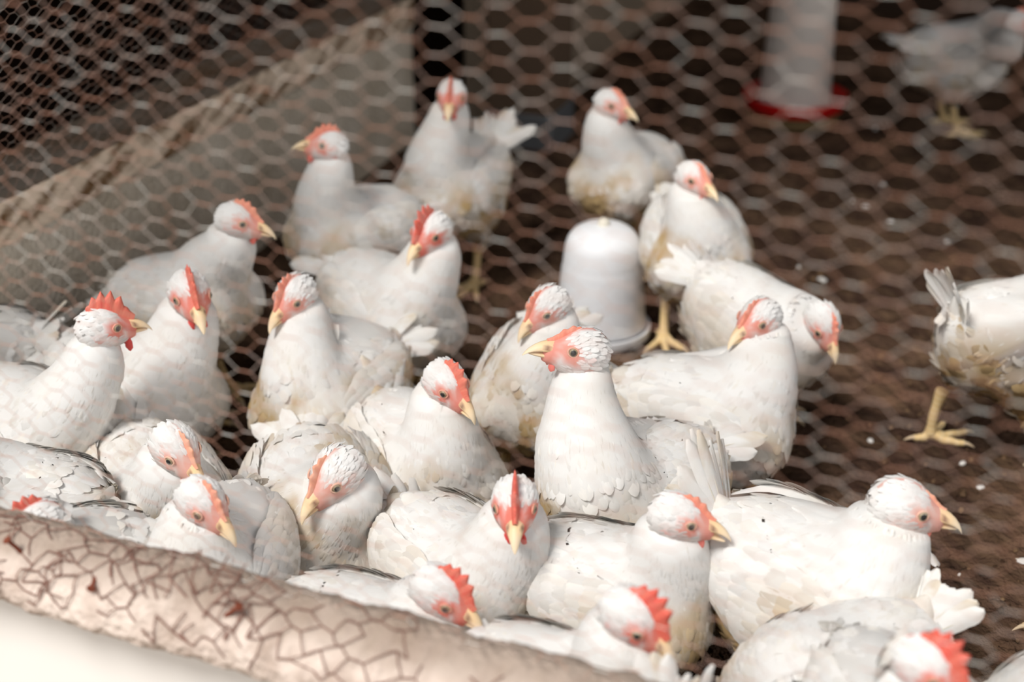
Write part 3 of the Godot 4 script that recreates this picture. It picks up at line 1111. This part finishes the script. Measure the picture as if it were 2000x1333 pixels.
func make_face(root: Node3D, t: Transform3D, o: Dictionary, red: float) -> void:
	var horn := Color(0.84, 0.60, 0.34)
	var tip := Color(0.86, 0.70, 0.48)
	var flesh := Color(0.80, 0.36, 0.26)
	var gape: float = deg_to_rad(o.get("gape", 0.0))
	# upper beak: hooked, ridge on top
	var st := [[0.022, -0.0035, 0.0098, 0.0092], [0.028, -0.0042, 0.0088, 0.0084], [0.034, -0.0055, 0.0077, 0.0074], [0.040, -0.0073, 0.0063, 0.0062], [0.046, -0.0100, 0.0047, 0.0048], [0.0505, -0.0132, 0.0032, 0.0034], [0.0535, -0.0165, 0.0018, 0.0020], [0.0548, -0.0188, 0.0005, 0.0006]]
	var n := 18
	var p := PackedVector3Array()
	var c := PackedColorArray()
	for r in st:
		for b in n:
			var w := TAU * b / n
			var y := cos(w)
			var q := Vector3(sin(w) * r[2] * (1.0 if y < 0.3 else 1.0 - 0.3 * (y - 0.3)), (y * r[3] if y > 0.0 else y * r[3] * 0.45) + r[1], r[0])
			q.z = 0.022 + (q.z - 0.022) * 0.90
			p.append(t * q)
			q.z = 0.022 + (q.z - 0.022) / 0.90
			var k := horn.lerp(tip, smoothstep(0.034, 0.052, q.z))
			k = k.lerp(flesh, (1.0 - smoothstep(0.024, 0.031, q.z)) * (0.4 + 0.5 * red))
			if absf(q.z - 0.034) < 0.0015 and absf(absf(q.x) - 0.0066) < 0.0014 and q.y > -0.006:
				k = Color(0.30, 0.17, 0.11)
			c.append(k)
	var s := Shape.new()
	s.grid(p, c, st.size(), n, true)
	put("upper_beak", s, M.beak, root)
	st = [[0.020, -0.0128, 0.0080, 0.0040], [0.028, -0.0135, 0.0070, 0.0036], [0.036, -0.0145, 0.0054, 0.0030], [0.043, -0.0157, 0.0036, 0.0022], [0.048, -0.0168, 0.0018, 0.0012], [0.0495, -0.0172, 0.0004, 0.0004]]
	p = PackedVector3Array()
	c = PackedColorArray()
	var jaw := Basis(Vector3.RIGHT, gape)
	var hinge := Vector3(0, -0.011, 0.018)
	for r in st:
		for b in n:
			var w := TAU * b / n
			var q := Vector3(sin(w) * r[2], cos(w) * r[3] * (0.7 if cos(w) > 0 else 1.0) + r[1] + 0.0022, 0.020 + (r[0] - 0.020) * 0.90)
			q = jaw * (q - hinge) + hinge
			p.append(t * q)
			c.append(horn.lerp(tip, smoothstep(0.03, 0.045, q.z)))
	s = Shape.new()
	s.grid(p, c, st.size(), n, true)
	put("lower_beak", s, M.beak, root)
	# eyes with lid rims
	for side in [-1.0, 1.0]:
		var e := Vector3(0.0153 * side, 0.0035, 0.0105)
		var look := Vector3(side, 0.06, 0.32).normalized()
		var x := Vector3.UP.cross(look).normalized()
		var y := look.cross(x)
		s = Shape.new()
		p = PackedVector3Array()
		c = PackedColorArray()
		var rings := 12
		for a in rings:
			var ph := PI * 0.62 * a / (rings - 1)
			for b in 18:
				var w := TAU * b / 18.0
				p.append(t * (e + (look * cos(ph) + (x * cos(w) + y * sin(w)) * sin(ph)) * 0.0050))
				var iris := Color(0.30, 0.24, 0.14)
				c.append(Color(0.008, 0.008, 0.010) if ph < 0.60 else iris if ph < 0.98 else Color(0.12, 0.07, 0.05))
		s.grid(p, c, rings, 18, true)
		put("eye", s, M.eye, root)
		s = Shape.new()
		var pts := []
		var rr := []
		for b in 17:
			var w := TAU * b / 16.0
			pts.append(t * (e + look * 0.0022 + (x * cos(w) * 1.08 + y * sin(w) * 0.86) * 0.0050))
			rr.append(0.0011 * t.basis.x.length())
		s.tube(pts, rr, 6, [Color(0.74, 0.50, 0.38).lerp(Color(0.70, 0.30, 0.22), red)])
		put("eyelid", s, M.skin, root)
	# comb: a serrated blade over the brow
	var ch: float = o.get("comb", 0.5)
	s = Shape.new()
	p = PackedVector3Array()
	c = PackedColorArray()
	var cn := 49
	var ccol := Color(0.82, 0.44, 0.33).lerp(Color(0.72, 0.075, 0.065), red)
	# the skull's profile on the midline, from the nape to the beak
	var brow := Curve.new()
	for q in [[0.0, 0.755], [0.10, 0.783], [0.25, 0.817], [0.35, 0.767], [0.43, 0.707], [0.517, 0.617], [0.583, 0.507], [0.65, 0.38], [0.717, 0.253], [0.783, 0.143], [0.85, 0.09], [1.0, 0.05]]:
		brow.add_point(Vector2(q[0], q[1]), 0, 0, Curve.TANGENT_LINEAR, Curve.TANGENT_LINEAR)
	var reach := 0.42 + 0.58 * minf(ch / 0.55, 1.0)
	for a in cn:
		var f := reach * float(a) / (cn - 1)
		var bz := lerpf(0.0335, -0.006 - 0.010 * ch, f)
		var base := Vector3(0, brow.sample(clampf((bz + 0.02) / 0.06, 0.0, 1.0)) * 0.03 - 0.001, bz)
		var nrm := Vector3(0, 0.75 + 0.25 * f, 0.62 * (1.0 - f)).normalized()
		var env := pow(sin(PI * clampf(f / reach * 0.92 + 0.06, 0.0, 1.0)), 0.7)
		var tooth := 1.0 - absf(fposmod(f * 6.0 + 0.5, 1.0) * 2.0 - 1.0)
		var h := env * (0.0012 + 0.0172 * ch) * (0.66 + 0.5 * tooth * smoothstep(0.1, 0.4, f)) + 0.001
		var th := lerpf(0.0046, 0.0026, f) * (0.55 + 0.45 * minf(ch, 1.2)) * sqrt(maxf(env, 0.05))
		for k in 7:
			var u: float = [0.0, 0.35, 0.75, 1.0, 0.75, 0.35, 0.0][k]
			var wd: float = [-1.0, -0.85, -0.5, 0.0, 0.5, 0.85, 1.0][k]
			p.append(t * (base + nrm * (u * h - 0.002 * (1.0 - u)) + Vector3(wd * th, 0, 0)))
			c.append(ccol.lerp(Color(0.88, 0.52, 0.30), 0.35 * u * (1.0 - red) + 0.25 * fine.get_noise_2d(a * 9.0, k * 17.0) + 0.12))
	s.grid(p, c, cn, 7, false)
	put("comb", s, M.comb, root)
	# wattles
	var wl: float = o.get("wattle", ch)
	for side in [-1.0, 1.0]:
		s = Shape.new()
		var top := Vector3(0.0055 * side, -0.0155, 0.0215)
		var l := 0.006 + 0.010 * wl
		s.tube([t * top, t * (top + Vector3(0.0008 * side, -0.3 * l, 0)), t * (top + Vector3(0.0012 * side, -0.7 * l, -0.001)), t * (top + Vector3(0.001 * side, -l, -0.001))], [0.003 * t.basis.x.length(), 0.0048 * t.basis.x.length() * (0.6 + 0.5 * wl), 0.0052 * t.basis.x.length() * (0.6 + 0.5 * wl), 0.0012 * t.basis.x.length()], 12, [ccol.lerp(Color(0.70, 0.06, 0.06), 0.4)], 0.5)
		put("wattle", s, M.comb, root)


func make_legs(root: Node3D, bodyt: Transform3D, o: Dictionary) -> void:
	var gold := Color(0.72, 0.50, 0.22)
	var pale := Color(0.78, 0.60, 0.34)
	var horn := Color(0.62, 0.48, 0.32)
	var sc: float = o.get("sc", 1.0)
	var hb: float = o.hb
	for side in [-1.0, 1.0]:
		var hock: Vector3 = bodyt * Vector3(0.038 * side, (0.080 - hb) / sc, -0.012 + o.get("legz", 0.0) + o.get("step", 0.0) * side * 0.6)
		var foot := Vector3(hock.x + 0.004 * side, 0.012, hock.z + 0.018 + o.get("step", 0.0) * side * 0.4)
		var s := Shape.new()
		var pts := []
		var rr := []
		var cc := []
		for k in 27:
			var f := k / 26.0
			pts.append(hock.lerp(foot, f) + Vector3(0, 0, -0.003 * sin(PI * f)))
			rr.append((lerpf(0.0092, 0.0066, smoothstep(0.0, 0.4, f)) + 0.0016 * smoothstep(0.8, 1.0, f)) * (1.0 + (0.05 if k % 2 else -0.03)) * sc)
			cc.append(gold.lerp(pale, 0.5 + 0.5 * sin(k * 2.1)))
		s.tube(pts, rr, 12, cc)
		for toe in [[-0.62, 0.046], [0.02, 0.056], [0.66, 0.046], [2.9, 0.022]]:
			var ang: float = toe[0] * side + deg_to_rad(o.get("toe", 0.0))
			var ln: float = toe[1] * sc
			var d := Vector3(sin(ang), 0, cos(ang))
			var tp := []
			var tr := []
			var tc := []
			for k in 15:
				var f := k / 14.0
				tp.append(Vector3(foot.x, 0, foot.z) + d * (ln * f) + Vector3(0, lerpf(0.010, 0.0042, smoothstep(0.0, 0.45, f)) + 0.0012 * absf(sin(f * PI * 2.5)), 0))
				tr.append(lerpf(0.0064, 0.0040, f) * (1.0 + (0.06 if k % 2 else 0.0)) * sc)
				tc.append(gold.lerp(pale, 0.6 + 0.4 * sin(k * 1.9)))
			s.tube(tp, tr, 9, tc)
			var e: Vector3 = tp[14]
			s.tube([e - d * 0.003, e + d * 0.004 * sc, e + d * 0.010 * sc - Vector3(0, 0.0022, 0), e + d * 0.0135 * sc - Vector3(0, 0.0042, 0)], [0.0034 * sc, 0.0026 * sc, 0.0014 * sc, 0.0003], 7, [horn])
		put("leg", s, M.shank, root)


func make_flock() -> void:
	make_feathers()
	for k in 6:
		quill_meshes.append(quill(k, k > 2))
	hen("alert chicken standing tall by the left wall, facing the camera, bare leg showing", Vector3(-0.919, 0.000, -1.987), -9.7, {hb = 0.175, head = Vector3(-0.893, 0.342, -1.929), hy = 17.3, hp = 5.0, dense = 1.50, dirty = 0.8, comb = 0.6, red = 0.75, tail = 35, tail_len = 0.08, sc = 1.020})
	hen("soiled-breasted chicken standing farthest behind the domed drinker, beak pointing right", Vector3(-0.665, 0.000, -2.127), -12.7, {hb = 0.176, head = Vector3(-0.671, 0.320, -2.054), hy = 72.3, hp = -2.0, dense = 1.50, dirty = 0.9, comb = 0.4, red = 0.5, tail = -8, pitch = 10, sc = 1.000})
	hen("chicken standing just right of the domed drinker, beak pointing right", Vector3(-0.491, 0.000, -1.928), 24.3, {hb = 0.158, head = Vector3(-0.483, 0.285, -1.873), hy = 57.3, hp = 0.0, dense = 1.50, dirty = 0.9, comb = 0.35, red = 0.5, sc = 1.000})
	hen("chicken by the left wall looking left with its back to the tall alert one", Vector3(-0.982, 0.000, -1.755), -27.7, {hb = 0.168, head = Vector3(-0.980, 0.328, -1.691), hy = -55.7, hp = -18.0, dense = 1.50, dirty = 0.6, comb = 0.6, red = 0.6, pitch = 8, tail = 0, sc = 0.995})
	hen("long-necked chicken in profile against the left wall, looking right", Vector3(-1.088, 0.000, -1.466), 90.3, {hb = 0.159, head = Vector3(-0.976, 0.305, -1.446), hy = 102.3, hp = 4.0, dense = 1.20, dirty = 0.5, comb = 0.5, red = 0.5, pitch = 14, tail = -8, sc = 1.000})
	hen("chicken with tall red comb and head bowed left, in the middle of the flock", Vector3(-0.843, 0.000, -1.599), 62.3, {hb = 0.129, head = Vector3(-0.769, 0.268, -1.582), hy = -11.7, hp = 10.0, dense = 1.20, dirty = 0.4, comb = 1.0, red = 0.95, sc = 1.077})
	hen("chicken with a red comb facing us, body side-on, below the profile one", Vector3(-1.041, 0.000, -1.278), 80.3, {hb = 0.124, head = Vector3(-0.945, 0.274, -1.282), hy = 48.3, hp = 8.0, dense = 1.20, dirty = 0.35, comb = 0.9, red = 0.85, tail = 5, sc = 1.109})
	hen("chicken at the left edge with stretched neck and red comb, turned to the right", Vector3(-1.075, 0.000, -1.126), 74.3, {hb = 0.135, head = Vector3(-0.968, 0.289, -1.148), hy = 138.3, hp = -5.0, dense = 1.20, dirty = 0.35, comb = 1.0, red = 0.85, sc = 1.031})
	hen("chicken at the far left edge showing only its fluffy rump by the wall", Vector3(-1.302, 0.000, -1.269), -72.7, {hb = 0.125, head = Vector3(-1.258, 0.255, -1.162), hy = -57.7, hp = 0.0, dense = 1.20, dirty = 0.4, tail = 40, sc = 1.006})
	hen("chicken at the left edge seen only as a rounded white back above the coping", Vector3(-0.968, 0.000, -0.969), -87.7, {hb = 0.151, head = Vector3(-0.962, 0.237, -0.872), hy = -67.7, hp = 10.0, dense = 1.00, dirty = 0.5, tail = -8, tail_len = 0.05, sc = 0.978})
	hen("chicken crouched behind the coping, only red comb tip and white back showing", Vector3(-0.847, 0.000, -0.869), -47.7, {hb = 0.160, head = Vector3(-0.825, 0.252, -0.842), hy = -37.7, hp = 0.0, dense = 1.00, dirty = 0.1, comb = 0.6, red = 0.9, sc = 0.965})
	hen("round crouching chicken with bowed head, left front, behind the one at the coping", Vector3(-0.885, 0.000, -1.096), 50.3, {hb = 0.100, head = Vector3(-0.806, 0.225, -1.041), hy = 70.3, hp = 20.0, dense = 1.00, dirty = 0.8, soil = 0.02, comb = 0.4, red = 0.25, stand = false, fat = 1.08, tail = 30, sc = 1.040})
	hen("chicken close behind the coping on the left, head turned down to the right", Vector3(-0.720, 0.000, -0.963), 10.3, {hb = 0.141, head = Vector3(-0.701, 0.248, -0.936), hy = 72.3, hp = 15.0, dense = 1.00, dirty = 0.45, comb = 0.5, red = 0.4, tail = -15, tail_len = 0.06, sc = 0.970})
	hen("plump crouching chicken with head tilted down to the left, front centre-left", Vector3(-0.703, 0.000, -1.142), 34.3, {hb = 0.095, head = Vector3(-0.638, 0.216, -1.071), hy = -21.7, hp = 20.0, dense = 1.00, dirty = 1.0, comb = 0.4, red = 0.3, stand = false, fat = 1.14, soil = 0.025, sc = 1.114})
	hen("chicken with bright red comb looking down right, in the centre of the picture", Vector3(-0.647, 0.000, -1.294), 54.3, {hb = 0.094, head = Vector3(-0.597, 0.232, -1.266), hy = 68.3, hp = 18.0, dense = 1.20, dirty = 0.65, soil = 0.02, comb = 0.75, red = 0.8, fat = 1.08, tail = 38, sc = 1.030})
	hen("chicken facing the camera with orange-red brow, left of centre", Vector3(-0.812, 0.000, -1.375), -15.7, {hb = 0.115, head = Vector3(-0.845, 0.260, -1.351), hy = -13.7, hp = 15.0, dense = 1.20, dirty = 0.95, soil = 0.02, comb = 0.6, red = 0.6, sc = 1.028})
	hen("chicken with bowed head left of the domed drinker's foot", Vector3(-0.566, 0.000, -1.466), 10.3, {hb = 0.135, head = Vector3(-0.540, 0.270, -1.421), hy = -31.7, hp = 20.0, dense = 1.20, dirty = 1.0, soil = 0.02, comb = 0.4, red = 0.6, sc = 1.000})
	hen("large chicken with thick raised neck looking left, centre of the flock", Vector3(-0.383, 0.000, -1.291), -25.7, {hb = 0.110, head = Vector3(-0.446, 0.303, -1.272), hy = -55.7, hp = -22.0, dense = 1.00, dirty = 0.8, soil = 0.015, comb = 0.25, red = 0.6, hs = 1.05, neck = 1.22, fat = 1.08, sc = 1.084})
	hen("chicken standing side-on behind the large one, head turned back to the left", Vector3(-0.350, 0.000, -1.495), 97.3, {hb = 0.122, head = Vector3(-0.313, 0.236, -1.554), hy = -27.7, hp = 5.0, dense = 1.20, dirty = 0.5, comb = 0.4, red = 0.6, sc = 1.039})
	hen("hunched chicken bending its beak down on the right, behind the side-on one", Vector3(-0.342, 0.000, -1.711), 67.3, {hb = 0.144, head = Vector3(-0.248, 0.190, -1.666), hy = 50.3, hp = 35.0, dense = 1.20, dirty = 0.4, comb = 0.4, red = 0.6, pitch = -12, sc = 1.000})
	hen("headless-looking chicken cut by the right edge, walking on yellow feet", Vector3(-0.010, 0.000, -1.772), 127.3, {hb = 0.175, head = Vector3(0.056, 0.310, -1.638), hy = 102.3, hp = 0.0, dense = 1.20, dirty = 0.8, tail = 62, step = -0.06, legz = -0.03, sc = 1.000})
	hen("chicken far off at the top right corner, back side-on", Vector3(-0.247, 0.000, -3.130), 117.3, {hb = 0.165, head = Vector3(-0.123, 0.310, -2.872), hy = 112.3, hp = 0.0, dense = 1.50, dirty = 0.5, tail = 15, sc = 1.000})
	hen("big white chicken standing in full profile, looking right, raised fluffy tail", Vector3(-0.153, 0.000, -1.158), 78.3, {hb = 0.151, head = Vector3(-0.080, 0.255, -1.176), hy = 104.3, hp = 4.0, dense = 1.00, dirty = 0.75, comb = 0.1, red = 0.3, tail = 66, tail_len = 0.09, fat = 1.05, wing = 0.4, wattle = 0.05, hs = 1.05, sc = 1.080})
	hen("chicken in profile with open beak and orange face, before the large one", Vector3(-0.339, 0.000, -1.104), 94.3, {hb = 0.126, head = Vector3(-0.275, 0.245, -1.092), hy = 100.3, hp = 2.0, dense = 1.00, dirty = 0.75, comb = 0.35, red = 0.6, gape = 9, wattle = 0.6, sc = 0.993})
	hen("chicken with tall narrow red comb facing straight at the camera", Vector3(-0.498, 0.000, -1.082), 64.3, {hb = 0.118, head = Vector3(-0.428, 0.245, -1.051), hy = 22.3, hp = 4.0, dense = 1.00, dirty = 0.5, soil = 0.015, comb = 0.95, red = 0.95, sc = 1.000})
	hen("chicken half hidden by the coping, red eye patch, below the one facing the camera", Vector3(-0.524, 0.000, -0.937), 90.3, {hb = 0.120, head = Vector3(-0.451, 0.215, -0.935), hy = 88.3, hp = 20.0, dense = 1.00, dirty = 0.3, comb = 0.8, red = 0.9, sc = 1.000})
	hen("blurred chicken at the bottom with large red comb and wattles, beak down right", Vector3(-0.320, 0.000, -0.899), 84.3, {hb = 0.145, head = Vector3(-0.261, 0.268, -0.901), hy = 82.3, hp = 22.0, dense = 1.00, dirty = 0.3, comb = 1.05, red = 0.95, wattle = 1.0, sc = 0.976})
	hen("chicken with its back to the big profile one's feet, white tail raised to the right", Vector3(-0.109, 0.000, -1.037), -37.7, {hb = 0.138, head = Vector3(-0.124, 0.173, -0.940), hy = -17.7, hp = 30.0, dense = 1.00, dirty = 0.5, tail = 58, tail_len = 0.06, sc = 0.985})
	hen("nearest chicken at the bottom right, large toothed red comb, head cut by the frame", Vector3(-0.031, 0.000, -0.933), 44.3, {hb = 0.183, head = Vector3(-0.028, 0.287, -0.907), hy = 76.3, hp = 12.0, dense = 1.00, dirty = 0.3, comb = 1.05, red = 0.95, tail = -25, sc = 0.950})
	hen("chicken below the frame at the bottom, only notched white tail tips showing", Vector3(-0.165, 0.000, -0.753), 32.3, {hb = 0.181, head = Vector3(-0.130, 0.266, -0.646), hy = 42.3, hp = 20.0, dense = 1.00, dirty = 0.3, tail = 60, sc = 0.941})
	hen("chicken in the bottom right corner, only a sliver of white back showing", Vector3(0.105, 0.000, -1.097), -37.7, {hb = 0.113, head = Vector3(0.056, 0.185, -0.980), hy = -27.7, hp = 10.0, dense = 1.00, dirty = 0.3, sc = 1.019})
	hen("chicken beyond the right edge, one pale toe reaching into view", Vector3(0.124, 0.000, -1.424), 22.3, {hb = 0.165, head = Vector3(0.123, 0.280, -1.375), hy = 62.3, hp = 0.0, dense = 1.00, dirty = 0.4, toe = -40, sc = 1.000})
	hen("chicken crouched hidden behind the open-beaked one", Vector3(-0.290, 0.000, -1.242), -167.7, {hb = 0.091, head = Vector3(-0.287, 0.137, -1.282), hy = 172.3, hp = 20.0, dense = 1.00, dirty = 0.4, stand = false, sc = 0.863})
